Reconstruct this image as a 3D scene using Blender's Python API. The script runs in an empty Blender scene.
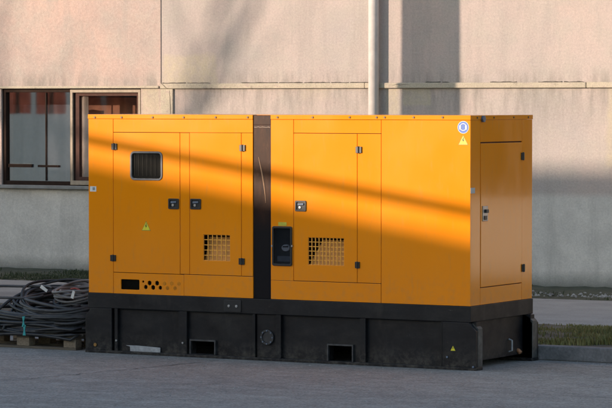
import bpy, bmesh, math, random
from mathutils import Vector, Matrix
from mathutils import noise as mnoise
random.seed(7)
sc = bpy.context.scene
col = sc.collection
R = math.radians

# ------------------------------------------------------------------ camera
FPX, YAW, PIT = 3063.6, 0.513882, 0.033855
CAM = Vector((11.7143, -23.6287, 2.3293))
fw = Vector((-math.sin(YAW)*math.cos(PIT), math.cos(YAW)*math.cos(PIT), -math.sin(PIT)))
rt = Vector((math.cos(YAW), math.sin(YAW), 0))
up = rt.cross(fw)
def ray(x, y): return fw + rt*((x-306)/FPX) - up*((y-204)/FPX)
def F(px, py, Y=0.0):                 # point of the plane y=Y -> (x, z)
    d = ray(px, py); p = CAM + d*((Y-CAM.y)/d.y); return p.x, p.z
def S(px, py, X=0.0):                 # point of the plane x=X -> (y, z)
    d = ray(px, py); p = CAM + d*((X-CAM.x)/d.x); return p.y, p.z
def FX(px, Y=0.0): return F(px, 200, Y)[0]
def FZ(px, py, Y=0.0): return F(px, py, Y)[1]
cd = bpy.data.cameras.new('camera'); cam = bpy.data.objects.new('camera', cd); col.objects.link(cam)
cam.location = CAM; cam.rotation_euler = (math.pi/2-PIT, 0, YAW)
cd.lens = FPX/612*36; cd.sensor_width = 36; cd.clip_start = 0.5; cd.clip_end = 3000
sc.camera = cam

# ------------------------------------------------------------------ light
SUN_AZ, SUN_EL = 35.0, 10.0
w = bpy.data.worlds.new('World'); sc.world = w; w.use_nodes = True
nt = w.node_tree; bg = nt.nodes['Background']
sky = nt.nodes.new('ShaderNodeTexSky'); sky.sky_type = 'NISHITA'; sky.sun_disc = False
sky.sun_elevation = R(SUN_EL); sky.sun_rotation = R(180+SUN_AZ); sky.ozone_density = 1.4; sky.dust_density = .8
nt.links.new(sky.outputs[0], bg.inputs[0]); bg.inputs[1].default_value = 0.15
sd = Vector((-math.sin(R(SUN_AZ))*math.cos(R(SUN_EL)), -math.cos(R(SUN_AZ))*math.cos(R(SUN_EL)), math.sin(R(SUN_EL))))
ld = bpy.data.lights.new('sun', 'SUN'); ld.energy = 2.75; ld.angle = R(0.45); ld.color = (1.0, 0.81, 0.64)
sun = bpy.data.objects.new('sun', ld); col.objects.link(sun)
sun.rotation_euler = (-sd).to_track_quat('-Z', 'Y').to_euler()
sc.view_settings.view_transform = 'Standard'; sc.view_settings.look = 'None'
sc.view_settings.exposure = 0.98; sc.view_settings.gamma = 1

# ------------------------------------------------------------------ materials
def nmat(name):
    m = bpy.data.materials.new(name); m.use_nodes = True
    n = m.node_tree; return m, n, n.nodes['Principled BSDF']
def tex(n, scale, detail=4, rough=.55, vec=None, stretch=None, kind='ShaderNodeTexNoise'):
    t = n.nodes.new(kind); t.inputs['Scale'].default_value = scale
    if kind == 'ShaderNodeTexNoise':
        t.inputs['Detail'].default_value = detail; t.inputs['Roughness'].default_value = rough
    tc = n.nodes.new('ShaderNodeTexCoord')
    if stretch:
        mp = n.nodes.new('ShaderNodeMapping'); mp.inputs['Scale'].default_value = stretch
        n.links.new(tc.outputs['Object'], mp.inputs[0]); n.links.new(mp.outputs[0], t.inputs['Vector'])
    else: n.links.new(tc.outputs['Object'], t.inputs['Vector'])
    return t
def ramp(n, src, stops):
    r = n.nodes.new('ShaderNodeValToRGB'); e = r.color_ramp.elements
    while len(e) < len(stops): e.new(.5)
    for i, (p, c) in enumerate(stops):
        e[i].position = p; e[i].color = (c if len(c) == 4 else (*c, 1)) if isinstance(c, tuple) else (c, c, c, 1)
    n.links.new(src, r.inputs[0]); return r
def mix(n, fac, a, b, mode='MIX'):
    m = n.nodes.new('ShaderNodeMix'); m.data_type = 'RGBA'; m.blend_type = mode
    for s, v in ((m.inputs[0], fac), (m.inputs[6], a), (m.inputs[7], b)):
        if isinstance(v, bpy.types.NodeSocket): n.links.new(v, s)
        elif isinstance(v, tuple): s.default_value = (*v, 1)[:4]
        else: s.default_value = v
    return m.outputs[2]
def bump(n, b, src, strength, dist=.01, prev=None):
    bp = n.nodes.new('ShaderNodeBump'); bp.inputs['Strength'].default_value = strength; bp.inputs['Distance'].default_value = dist
    n.links.new(src, bp.inputs['Height'])
    if prev: n.links.new(prev, bp.inputs['Normal'])
    n.links.new(bp.outputs[0], b.inputs['Normal']); return bp.outputs[0]
def simple(name, c, rough=.5, metal=0, var=.15, scale=20, bmp=0):
    m, n, b = nmat(name)
    t = tex(n, scale, 5)
    r = ramp(n, t.outputs[0], [(.3, tuple(x*(1-var) for x in c)), (.7, tuple(min(1, x*(1+var)) for x in c))])
    n.links.new(r.outputs[0], b.inputs['Base Color'])
    b.inputs['Roughness'].default_value = rough; b.inputs['Metallic'].default_value = metal
    if bmp: bump(n, b, t.outputs[0], bmp, .004)
    return m

def make_orange(name='orange_paint', k=1.0):
    m, n, b = nmat(name)
    t1 = tex(n, 1.1, 2); t2 = tex(n, 22, 6, .65, stretch=(1, 1, .22)); t3 = tex(n, 260, 2)
    base = ramp(n, t1.outputs[0], [(.3, (.88*k, .262*k, .002)), (.7, (.92*k, .282*k, .003))]).outputs[0]
    grime = ramp(n, t2.outputs[0], [(.55, 0.0), (.8, .28)]).outputs[0]
    c = mix(n, grime, base, (.50, .27, .09))
    sep = n.nodes.new('ShaderNodeSeparateXYZ'); tc = n.nodes.new('ShaderNodeTexCoord'); n.links.new(tc.outputs['Object'], sep.inputs[0])
    low = n.nodes.new('ShaderNodeMapRange'); low.inputs[1].default_value = .90; low.inputs[2].default_value = .54; low.inputs[3].default_value = 0; low.inputs[4].default_value = .55
    n.links.new(sep.outputs[2], low.inputs[0])
    sp = ramp(n, tex(n, 14, 6, .7).outputs[0], [(.48, 0.0), (.72, .5)]).outputs[0]
    mm = n.nodes.new('ShaderNodeMath'); mm.operation = 'MULTIPLY'; n.links.new(low.outputs[0], mm.inputs[0]); n.links.new(sp, mm.inputs[1])
    c = mix(n, mm.outputs[0], c, (.36, .23, .11))
    n.links.new(c, b.inputs['Base Color'])
    rr = ramp(n, t1.outputs[0], [(.35, .13), (.75, .18)]); n.links.new(rr.outputs[0], b.inputs['Roughness'])
    b.inputs['Coat Weight'].default_value = .35; b.inputs['Coat IOR'].default_value = 1.55; b.inputs['Coat Roughness'].default_value = .06
    p = bump(n, b, t3.outputs[0], .03, .001); rip = tex(n, 2.6, 2, .4, stretch=(1, 1, .6)); bump(n, b, rip.outputs[0], .22, .02, p)
    return m
ORANGE = make_orange()
def make_black():
    m, n, b = nmat('black_chassis_paint')
    t1 = tex(n, 5, 6, .65); t2 = tex(n, 60, 4, .7); t3 = tex(n, 3, 5, .6, stretch=(1, 1, .3))
    c = ramp(n, t1.outputs[0], [(.3, (.0035, .0037, .006)), (.75, (.008, .008, .011))]).outputs[0]
    c = mix(n, ramp(n, t2.outputs[0], [(.64, 0.0), (.74, .45)]).outputs[0], c, (.075, .07, .065))
    c = mix(n, ramp(n, t3.outputs[0], [(.62, 0.0), (.8, .4)]).outputs[0], c, (.085, .075, .065))
    dust = ramp(n, tex(n, 2.2, 7, .75, stretch=(1, 1, 2)).outputs[0], [(.46, 0.0), (.75, .32)]).outputs[0]
    c = mix(n, dust, c, (.06, .055, .05))
    scr = ramp(n, tex(n, 26, 4, .8, stretch=(.35, 1, 2.5)).outputs[0], [(.68, 0.0), (.74, .7)]).outputs[0]
    c = mix(n, scr, c, (.14, .13, .125))
    # splashed mud dried on the lowest hand's breadth
    tcb = n.nodes.new('ShaderNodeTexCoord'); sb = n.nodes.new('ShaderNodeSeparateXYZ'); n.links.new(tcb.outputs['Object'], sb.inputs[0])
    lo = n.nodes.new('ShaderNodeMapRange'); lo.inputs[1].default_value = .20; lo.inputs[2].default_value = .0; n.links.new(sb.outputs[2], lo.inputs[0])
    sp_ = ramp(n, tex(n, 17, 7, .75).outputs[0], [(.44, 0.0), (.66, .7)]).outputs[0]
    mb = n.nodes.new('ShaderNodeMath'); mb.operation = 'MULTIPLY'; n.links.new(lo.outputs[0], mb.inputs[0]); n.links.new(sp_, mb.inputs[1])
    c = mix(n, mb.outputs[0], c, (.10, .088, .075))
    n.links.new(c, b.inputs['Base Color'])
    r = ramp(n, t1.outputs[0], [(.3, .35), (.7, .6)]); n.links.new(r.outputs[0], b.inputs['Roughness'])
    b.inputs['Specular IOR Level'].default_value = .3
    bump(n, b, t2.outputs[0], .15, .003)
    return m
BLACK = make_black()
def make_rust_lit():
    m, n, b = nmat('rusty_steel_lit_top')
    t1 = tex(n, 9, 6, .7, stretch=(1, 1, .35)); t2 = tex(n, 40, 6, .75, stretch=(1, 1, .25))
    c = ramp(n, t1.outputs[0], [(.32, (.022, .010, .008)), (.55, (.050, .020, .011)), (.75, (.10, .038, .018))]).outputs[0]
    c = mix(n, ramp(n, t2.outputs[0], [(.60, 0.0), (.72, .4)]).outputs[0], c, (.22, .12, .07))
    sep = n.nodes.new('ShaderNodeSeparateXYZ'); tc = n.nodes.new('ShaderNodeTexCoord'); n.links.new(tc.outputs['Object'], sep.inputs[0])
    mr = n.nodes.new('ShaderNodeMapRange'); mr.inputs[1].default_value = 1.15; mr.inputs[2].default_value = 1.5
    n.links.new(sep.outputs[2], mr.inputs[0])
    c = mix(n, mr.outputs[0], (.012, .011, .013), c)  # sunlit brown above and shaded near-black below, painted in by height
    n.links.new(c, b.inputs['Base Color']); b.inputs['Roughness'].default_value = .3; b.inputs['Specular IOR Level'].default_value = .12
    bump(n, b, t2.outputs[0], .12, .002)
    return m
RUST_LIT = make_rust_lit()
DARK = simple('dark_interior', (.008, .007, .006), 1.0); DARK.node_tree.nodes['Principled BSDF'].inputs['Specular IOR Level'].default_value = 0
PLASTIC = simple('black_plastic', (.018, .018, .020), .35)
RUBBER = simple('black_rubber', (.014, .014, .016), .5, var=.35, scale=8)
RUBBER2 = simple('dark_grey_rubber', (.045, .044, .047), .48, var=.3, scale=8)
RUBBER3 = simple('grey_rubber', (.15, .14, .138), .5, var=.25, scale=8)
REDCAB = simple('red_sheath', (.22, .03, .02), .5)
STEEL = simple('brushed_steel', (.42, .42, .43), .35, metal=.9)
DULL = simple('dull_steel', (.13, .16, .22), .5, metal=.5)
WHITE = simple('white_sticker', (.70, .70, .68), .5, var=.06)
BLUE = simple('blue_sign', (.016, .11, .45), .4, var=.04)
YELLOW = simple('yellow_sign', (.78, .68, .03), .45, var=.05)
INK = simple('black_ink', (.03, .03, .02), .5)
TEAL = simple('teal_tape', (.03, .30, .30), .45)
LIGHTM = simple('pale_zinc_plate', (.33, .33, .34), .55, var=.25, scale=30)
BRASS = simple('old_brass', (.35, .2, .07), .4, metal=.7)
GRN = simple('green_marker', (.08, .22, .05), .5)
CREAM = simple('cream_frame', (.33, .26, .19), .65)
BROWN = simple('dark_brown_frame', (.028, .016, .012), .7); BROWN.node_tree.nodes['Principled BSDF'].inputs['Specular IOR Level'].default_value = .1
CURT = simple('beige_curtain', (.75, .62, .52), .9, var=.2, scale=6)
PIPEM = simple('pale_pvc', (.62, .56, .53), .5, var=.10, scale=9)
CONC = simple('concrete_plain', (.24, .235, .225), .9, var=.22, scale=7, bmp=.5)
ROOFM = simple('terracotta_tiles', (.24, .075, .04), .8, var=.3, scale=5)
SHUT = simple('red_shutters', (.62, .13, .06), .7, var=.3, scale=3)
FACADE = simple('white_render', (.78, .70, .61), .9, var=.06, scale=2)
BARK = simple('grey_bark', (.10, .08, .065), .95, var=.4, scale=12, bmp=.8)
LEADM = simple('black_cable_sheath', (.02, .02, .02), .7)

def wood(name, c):
    m, n, b = nmat(name)
    t = tex(n, 6, 8, .7, stretch=(1, 9, 9)); r = ramp(n, t.outputs[0], [(.3, tuple(x*.55 for x in c)), (.7, c)])
    n.links.new(r.outputs[0], b.inputs['Base Color']); b.inputs['Roughness'].default_value = .85
    bump(n, b, t.outputs[0], .5, .004); return m
WOOD = wood('weathered_wood', (.15, .12, .09))
ENDW = simple('end_grain_wood', (.20, .155, .11), .9, var=.3, scale=60)

def glass(name, tint, refl):
    m, n, b = nmat(name)
    n.nodes.remove(b); out = n.nodes['Material Output']
    tr = n.nodes.new('ShaderNodeBsdfTransparent'); tr.inputs[0].default_value = (*tint, 1)
    gl = n.nodes.new('ShaderNodeBsdfGlossy'); gl.inputs['Roughness'].default_value = .02; gl.inputs[0].default_value = (1, .95, .90, 1)
    t = tex(n, 1.2, 2); bp = n.nodes.new('ShaderNodeBump'); bp.inputs['Strength'].default_value = .05; bp.inputs['Distance'].default_value = .004
    n.links.new(t.outputs[0], bp.inputs['Height']); n.links.new(bp.outputs[0], gl.inputs['Normal'])
    mx = n.nodes.new('ShaderNodeMixShader'); mx.inputs[0].default_value = refl
    n.links.new(tr.outputs[0], mx.inputs[1]); n.links.new(gl.outputs[0], mx.inputs[2]); n.links.new(mx.outputs[0], out.inputs[0])
    return m
GLASS = glass('reflective_window_glass', (.85, .85, .87), .36)
GLASSR = glass('clear_window_glass', (.92, .92, .92), .07)
GLASSD = glass('smoked_glass', (.6, .6, .62), .05)

def WX(px): return F(px, 150, 11.0)[0]
def WZ(py, px=60): return F(px, py, 11.0)[1]
PATCHES = [(WX(163), WX(216), 2.5, WZ(55, 190), .03, .85), (WX(386), WX(398), 2.0, 2.5, .03, .8), (WX(402), WX(431), WZ(105.5, 415), 2.5, .015, .8),
           (WX(143), WX(160), 1.0, 2.5, .03, .9), (WX(607), WX(607)+.3, 1.5, 2.5, .03, .8), (WX(300), WX(330), 2.35, 2.5, .05, .4)]
def make_stucco(name, cols):
    m, n, b = nmat(name)
    big = tex(n, .55, 5, .6); mid = tex(n, 3.2, 6, .65); fine = tex(n, 38, 5, .7); grain = tex(n, 140, 3, .7)
    streak = tex(n, 2.4, 6, .7, stretch=(1.6, 1, .16))
    c = ramp(n, big.outputs[0], list(zip((.36, .5, .64), cols))).outputs[0]
    c = mix(n, ramp(n, mid.outputs[0], [(.42, 0.0), (.72, .6)]).outputs[0], c, (.44, .40, .35))
    blot = tex(n, 1.1, 7, .72)
    c = mix(n, ramp(n, blot.outputs[0], [(.5, 0.0), (.72, .65)]).outputs[0], c, (.36, .33, .32))
    c = mix(n, ramp(n, streak.outputs[0], [(.5, 0.0), (.74, .6)]).outputs[0], c, (.36, .315, .29))
    # dirt washed down below the string course, and splashed just above it
    tc0 = n.nodes.new('ShaderNodeTexCoord'); sp0 = n.nodes.new('ShaderNodeSeparateXYZ'); n.links.new(tc0.outputs['Object'], sp0.inputs[0])
    m1 = n.nodes.new('ShaderNodeMapRange'); m1.inputs[1].default_value = 1.9; m1.inputs[2].default_value = 2.48; n.links.new(sp0.outputs[2], m1.inputs[0])
    m2 = n.nodes.new('ShaderNodeMapRange'); m2.inputs[1].default_value = 2.75; m2.inputs[2].default_value = 2.56; n.links.new(sp0.outputs[2], m2.inputs[0])
    mn = n.nodes.new('ShaderNodeMath'); mn.operation = 'MINIMUM'; lt = n.nodes.new('ShaderNodeMath'); lt.operation = 'MINIMUM'
    n.links.new(m1.outputs[0], mn.inputs[0]); n.links.new(m2.outputs[0], mn.inputs[1])
    st2 = ramp(n, tex(n, 3.1, 6, .7, stretch=(1.8, 1, .3)).outputs[0], [(.42, 0.0), (.62, .75)]).outputs[0]
    ml = n.nodes.new('ShaderNodeMath'); ml.operation = 'MULTIPLY'; n.links.new(mn.outputs[0], ml.inputs[0]); n.links.new(st2, ml.inputs[1])
    c = mix(n, ml.outputs[0], c, (.25, .225, .20))
    # bare grey render below the window sills
    tc = n.nodes.new('ShaderNodeTexCoord'); sep = n.nodes.new('ShaderNodeSeparateXYZ'); n.links.new(tc.outputs['Object'], sep.inputs[0])
    ad = n.nodes.new('ShaderNodeMath'); ad.operation = 'MULTIPLY_ADD'; ad.inputs[1].default_value = .10; n.links.new(mid.outputs[0], ad.inputs[0]); n.links.new(sep.outputs[2], ad.inputs[2])
    mr = n.nodes.new('ShaderNodeMapRange'); mr.inputs[1].default_value = 1.16; mr.inputs[2].default_value = 1.24; n.links.new(ad.outputs[0], mr.inputs[0])
    g = ramp(n, mid.outputs[0], [(.3, (.52, .49, .455)), (.7, (.68, .64, .59))]).outputs[0]
    g = mix(n, ramp(n, streak.outputs[0], [(.5, 0.0), (.75, .5)]).outputs[0], g, (.33, .32, .30))
    # foot of the wall, blending darker towards the ground
    ft = n.nodes.new('ShaderNodeMapRange'); ft.inputs[1].default_value = .28; ft.inputs[2].default_value = .08; n.links.new(ad.outputs[0], ft.inputs[0])
    g = mix(n, ft.outputs[0], g, (.24, .235, .21))
    c = mix(n, mr.outputs[0], g, c)
    tcp = n.nodes.new('ShaderNodeTexCoord'); wob = tex(n, 2.3, 6, .7); dv = n.nodes.new('ShaderNodeVectorMath'); dv.operation = 'MULTIPLY_ADD'
    n.links.new(wob.outputs['Color'], dv.inputs[0]); dv.inputs[1].default_value = (.16, 0, .12); n.links.new(tcp.outputs['Object'], dv.inputs[2])
    spp = n.nodes.new('ShaderNodeSeparateXYZ'); n.links.new(dv.outputs[0], spp.inputs[0])
    thin = ramp(n, tex(n, 9, 6, .75).outputs[0], [(.38, .35), (.62, 1.0)]).outputs[0]
    for (a0, a1, b0, b1, fe, stren) in PATCHES:
        prev = thin
        for out_, lo, hi in ((0, a0, a1), (2, b0, b1)):
            for v0, v1 in ((lo-fe, lo+fe), (hi+fe, hi-fe)):
                q = n.nodes.new('ShaderNodeMapRange'); q.inputs[1].default_value = v0+(.08 if out_ == 0 else .06); q.inputs[2].default_value = v1+(.08 if out_ == 0 else .06)
                n.links.new(spp.outputs[out_], q.inputs[0])
                mu = n.nodes.new('ShaderNodeMath'); mu.operation = 'MULTIPLY'; n.links.new(prev, mu.inputs[0]); n.links.new(q.outputs[0], mu.inputs[1]); prev = mu.outputs[0]
        mu = n.nodes.new('ShaderNodeMath'); mu.operation = 'MULTIPLY'; n.links.new(prev, mu.inputs[0]); mu.inputs[1].default_value = stren
        c = mix(n, mu.outputs[0], c, (.51, .435, .32))
    f = ramp(n, fine.outputs[0], [(.3, .86), (.7, 1.08)]).outputs[0]
    c = mix(n, 1.0, c, f, 'MULTIPLY')
    f2 = ramp(n, grain.outputs[0], [(.3, .84), (.7, 1.12)]).outputs[0]
    c = mix(n, 1.0, c, f2, 'MULTIPLY')
    n.links.new(c, b.inputs['Base Color']); b.inputs['Roughness'].default_value = .92
    p = bump(n, b, grain.outputs[0], .45, .006); p = bump(n, b, fine.outputs[0], .4, .012, p); bump(n, b, mid.outputs[0], .3, .03, p)
    return m
STUCCO = make_stucco('stucco_wall', ((.42, .37, .35), (.50, .41, .375), (.55, .42, .37)))
STUCCO_PINK = make_stucco('pinker_stucco_wall', ((.40, .335, .305), (.52, .38, .33), (.60, .415, .34)))
def make_trim(name, c1, c2):
    m, n, b = nmat(name)
    mid = tex(n, 3, 7, .72); fine = tex(n, 60, 4, .7); chip = tex(n, 16, 6, .75, stretch=(.7, 1, 1.6))
    c = ramp(n, mid.outputs[0], [(.35, c1), (.65, c2)]).outputs[0]
    c = mix(n, ramp(n, chip.outputs[0], [(.54, 0.0), (.62, .7)]).outputs[0], c, (.42, .33, .29))
    c = mix(n, ramp(n, tex(n, 7, 7, .8).outputs[0], [(.58, 0.0), (.68, .7)]).outputs[0], c, (.20, .17, .14))
    c = mix(n, 1.0, c, ramp(n, fine.outputs[0], [(.3, .8), (.7, 1.15)]).outputs[0], 'MULTIPLY')
    n.links.new(c, b.inputs['Base Color']); b.inputs['Roughness'].default_value = .92
    p = bump(n, b, fine.outputs[0], .5, .008); bump(n, b, chip.outputs[0], .5, .012, p); return m
TRIM = make_trim('ochre_plaster', (.43, .375, .29), (.52, .44, .34))
PATCH = make_trim('patch_plaster', (.47, .415, .315), (.54, .47, .36))

def make_ground():
    m, n, b = nmat('worn_asphalt')
    big = tex(n, .35, 5, .6, stretch=(.6, 1.6, 1)); mid = tex(n, 2.2, 6, .7, stretch=(.9, 1.3, 1)); fine = tex(n, 38, 6, .8); 
    c = ramp(n, big.outputs[0], [(.3, (.215, .192, .170)), (.7, (.345, .304, .262))]).outputs[0]
    c = mix(n, ramp(n, mid.outputs[0], [(.45, 0.0), (.7, .55)]).outputs[0], c, (.44, .41, .385))
    c = mix(n, ramp(n, mid.outputs[0], [(.25, .6), (.4, 0.0)]).outputs[0], c, (.12, .115, .112))
    c = mix(n, 1.0, c, ramp(n, fine.outputs[0], [(.34, .6), (.66, 1.35)]).outputs[0], 'MULTIPLY')
    # long cracks, wavy
    v = n.nodes.new('ShaderNodeTexVoronoi'); v.feature = 'DISTANCE_TO_EDGE'; v.inputs['Scale'].default_value = .33
    tc = n.nodes.new('ShaderNodeTexCoord'); wn = n.nodes.new('ShaderNodeTexNoise'); wn.inputs['Scale'].default_value = 1.1; wn.inputs['Detail'].default_value = 6
    n.links.new(tc.outputs['Object'], wn.inputs['Vector'])
    va = n.nodes.new('ShaderNodeMix'); va.data_type = 'VECTOR'; va.inputs[0].default_value = .25
    n.links.new(tc.outputs['Object'], va.inputs[4]); n.links.new(wn.outputs['Color'], va.inputs[5]); n.links.new(va.outputs[1], v.inputs['Vector'])
    cr = ramp(n, v.outputs['Distance'], [(.0, .22), (.003, 0.0)]).outputs[0]
    c = mix(n, cr, c, (.10, .10, .10))
    blo = tex(n, 5.5, 6, .75, stretch=(.9, 1.3, 1)); c = mix(n, 1.0, c, ramp(n, blo.outputs[0], [(.33, .72), (.5, 1.0), (.68, 1.35)]).outputs[0], 'MULTIPLY')
    sme = tex(n, 1.7, 8, .8, stretch=(.8, 1.2, 1)); c = mix(n, ramp(n, sme.outputs[0], [(.60, 0.0), (.67, .5)]).outputs[0], c, (.50, .48, .46))
    oil = tex(n, .9, 7, .75); c = mix(n, ramp(n, oil.outputs[0], [(.58, 0.0), (.66, .5)]).outputs[0], c, (.095, .09, .088))
    agg = n.nodes.new('ShaderNodeTexVoronoi'); agg.inputs['Scale'].default_value = 70; tcg = n.nodes.new('ShaderNodeTexCoord'); n.links.new(tcg.outputs['Object'], agg.inputs['Vector'])
    c = mix(n, .3, c, ramp(n, agg.outputs['Color'], [(.2, (.10, .10, .10)), (.8, (.50, .48, .46))]).outputs[0])
    n.links.new(c, b.inputs['Base Color']); b.inputs['Roughness'].default_value = .85
    p = bump(n, b, fine.outputs[0], .6, .01); bump(n, b, mid.outputs[0], .3, .03, p)
    return m
GROUND = make_ground()
def make_pave(name, c1, c2, s=1):
    m, n, b = nmat(name)
    mid = tex(n, 1.5*s, 6, .65); fine = tex(n, 45, 5, .7)
    c = ramp(n, mid.outputs[0], [(.3, c1), (.7, c2)]).outputs[0]
    c = mix(n, 1.0, c, ramp(n, fine.outputs[0], [(.3, .78), (.7, 1.2)]).outputs[0], 'MULTIPLY')
    n.links.new(c, b.inputs['Base Color']); b.inputs['Roughness'].default_value = .9
    bump(n, b, fine.outputs[0], .5, .01); return m
PAVE = make_pave('pavement_concrete', (.26, .255, .245), (.36, .35, .335))
KERB = make_pave('kerb_concrete', (.13, .127, .13), (.24, .23, .235), 4)
SOIL = make_pave('soil', (.05, .042, .03), (.13, .115, .085), 2)
SOIL2 = make_pave('mossy_soil', (.028, .036, .018), (.09, .09, .06), 2)
def leafmat(name, cs):
    m, n, b = nmat(name)
    oi = tex(n, 1.6, 4); t2 = tex(n, 23, 2)
    c = ramp(n, oi.outputs[0], [(.35, cs[0]), (.5, cs[1]), (.66, cs[2])]).outputs[0]
    c = mix(n, .5, c, ramp(n, t2.outputs[0], [(.35, cs[1]), (.65, cs[2])]).outputs[0])
    n.links.new(c, b.inputs['Base Color']); b.inputs['Roughness'].default_value = .7; return m
GRASS = leafmat('grass_blades', [(.045, .07, .018), (.13, .13, .032), (.38, .31, .12)])
MOSS = leafmat('moss', [(.02, .035, .012), (.035, .05, .018), (.07, .075, .035)])
STONE = simple('stone_chips', (.26, .25, .235), .9, var=.5, scale=6)

# ------------------------------------------------------------------ mesh helpers
def link(name, bm, mats, parent=None, smooth=False, bev=0, seg=2):
    bmesh.ops.recalc_face_normals(bm, faces=bm.faces)
    me = bpy.data.meshes.new(name); bm.to_mesh(me); bm.free()
    for m in (mats if isinstance(mats, (list, tuple)) else [mats]): me.materials.append(m)
    if smooth:
        for p in me.polygons: p.use_smooth = True
    o = bpy.data.objects.new(name, me); col.objects.link(o)
    if parent: o.parent = parent
    if bev:
        b = o.modifiers.new('bevel', 'BEVEL'); b.width = bev; b.segments = seg; b.limit_method = 'ANGLE'; b.angle_limit = R(35)
    return o
def islands(name, bm, mats, parent=None, **kw):
    """every loose piece becomes an object of its own"""
    left = set(bm.faces); out = []
    while left:
        st = [left.pop()]; grp = [st[0]]
        while st:
            f = st.pop()
            for v in f.verts:
                for g in v.link_faces:
                    if g in left: left.discard(g); st.append(g); grp.append(g)
        nb_ = bmesh.new(); mp = {}
        for f in sorted(grp, key=lambda f: f.index):
            for v in f.verts:
                if v not in mp: mp[v] = nb_.verts.new(v.co)
            nb_.faces.new([mp[v] for v in f.verts]).material_index = f.material_index
        out.append((min(v.co.x for v in nb_.verts), len(out), nb_))
    bm_ = [link(name, b, mats, parent, **kw) for _, _, b in sorted(out, key=lambda t: t[:2])]
    bm.free(); return bm_
def root(name, label, cat, group=None):
    o = bpy.data.objects.new(name, None); col.objects.link(o); o['label'] = label; o['category'] = cat
    if group: o['group'] = group
    return o
def tag(o, label=None, cat=None, group=None, kind=None):
    for k, v in (('label', label), ('category', cat), ('group', group), ('kind', kind)):
        if v: o[k] = v
    return o
def box(bm, x0, x1, y0, y1, z0, z1, mi=0):
    vs = [bm.verts.new((x, y, z)) for x in (x0, x1) for y in (y0, y1) for z in (z0, z1)]
    for q in ((0,1,3,2), (4,6,7,5), (0,4,5,1), (2,3,7,6), (0,2,6,4), (1,5,7,3)):
        bm.faces.new([vs[i] for i in q]).material_index = mi
def B(*a):
    bm = bmesh.new(); box(bm, *a); return bm
def slab(bm, x0, x1, z0, z1, y0, y1, holes=(), axis='y'):
    """plate with rectangular holes, thickness y0..y1 (axis 'x': a plate in the yz plane)"""
    xs = sorted({x0, x1, *[h[0] for h in holes], *[h[1] for h in holes]}); zs = sorted({z0, z1, *[h[2] for h in holes], *[h[3] for h in holes]})
    V = {}
    def v(i, j, k):
        if (i, j, k) not in V:
            a, c, t = xs[i], zs[j], (y0, y1)[k]
            V[i, j, k] = bm.verts.new((a, t, c) if axis == 'y' else (t, a, c))
        return V[i, j, k]
    def solid(i, j):
        if not (0 <= i < len(xs)-1 and 0 <= j < len(zs)-1): return False
        cx, cz = (xs[i]+xs[i+1])/2, (zs[j]+zs[j+1])/2
        return not any(h[0] < cx < h[1] and h[2] < cz < h[3] for h in holes)
    for i in range(len(xs)-1):
        for j in range(len(zs)-1):
            if not solid(i, j): continue
            for k in (0, 1): bm.faces.new([v(i,j,k), v(i+1,j,k), v(i+1,j+1,k), v(i,j+1,k)])
            for (di, dj), (a, b_) in (((-1,0),((i,j),(i,j+1))), ((1,0),((i+1,j),(i+1,j+1))), ((0,-1),((i,j),(i+1,j))), ((0,1),((i,j+1),(i+1,j+1)))):
                if not solid(i+di, j+dj): bm.faces.new([v(*a,0), v(*b_,0), v(*b_,1), v(*a,1)])
def prism(bm, pts, y0, y1, axis='y'):
    """extruded outline; pts are (a, z)"""
    mk = (lambda a, t, c: (a, t, c)) if axis == 'y' else ((lambda a, t, c: (t, a, c)) if axis == 'x' else (lambda a, t, c: (a, c, t)))
    A = [bm.verts.new(mk(a, y0, c)) for a, c in pts]; Bv = [bm.verts.new(mk(a, y1, c)) for a, c in pts]
    bm.faces.new(A); bm.faces.new(Bv)
    for i in range(len(pts)): j = (i+1) % len(pts); bm.faces.new([A[i], A[j], Bv[j], Bv[i]])
def circ(cx, cz, r, n=20, sx=1, sz=1, rot=0):
    return [(cx+math.cos(rot+2*math.pi*i/n)*r*sx, cz+math.sin(rot+2*math.pi*i/n)*r*sz) for i in range(n)]
def rrect(x0, x1, z0, z1, r, n=5):
    p = []
    for cx, cz, a in ((x1-r, z1-r, 0), (x0+r, z1-r, 90), (x0+r, z0+r, 180), (x1-r, z0+r, 270)):
        for i in range(n+1):
            t = R(a+90*i/n); p.append((cx+math.cos(t)*r, cz+math.sin(t)*r))
    return p
def ring(bm, outer, inner, y0, y1):
    n = len(outer); L = [[bm.verts.new((a, y, c)) for a, c in pts] for pts, y in ((outer, y0), (outer, y1), (inner, y1), (inner, y0))]
    for k in range(4):
        for i in range(n): j = (i+1) % n; bm.faces.new([L[k][i], L[k][j], L[(k+1)%4][j], L[(k+1)%4][i]])
def tube(bm, pts, r, n=8, mi=0, closed=False):
    pts = [Vector(p) for p in pts]; rs = r if isinstance(r, (list, tuple)) else [r]*len(pts)
    rings = []; t0 = (pts[1]-pts[0]).normalized()
    u = t0.orthogonal().normalized()
    for i, p in enumerate(pts):
        t = (pts[min(i+1, len(pts)-1)]-pts[max(i-1, 0)]).normalized()
        u = (u - t*u.dot(t)).normalized(); v = t.cross(u)
        rings.append([bm.verts.new(p+(u*math.cos(2*math.pi*k/n)+v*math.sin(2*math.pi*k/n))*rs[i]) for k in range(n)])
    for a, b in zip(rings, rings[1:]):
        for k in range(n): bm.faces.new([a[k], a[(k+1)%n], b[(k+1)%n], b[k]]).material_index = mi
    bm.faces.new(rings[0]); bm.faces.new(rings[-1])
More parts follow.
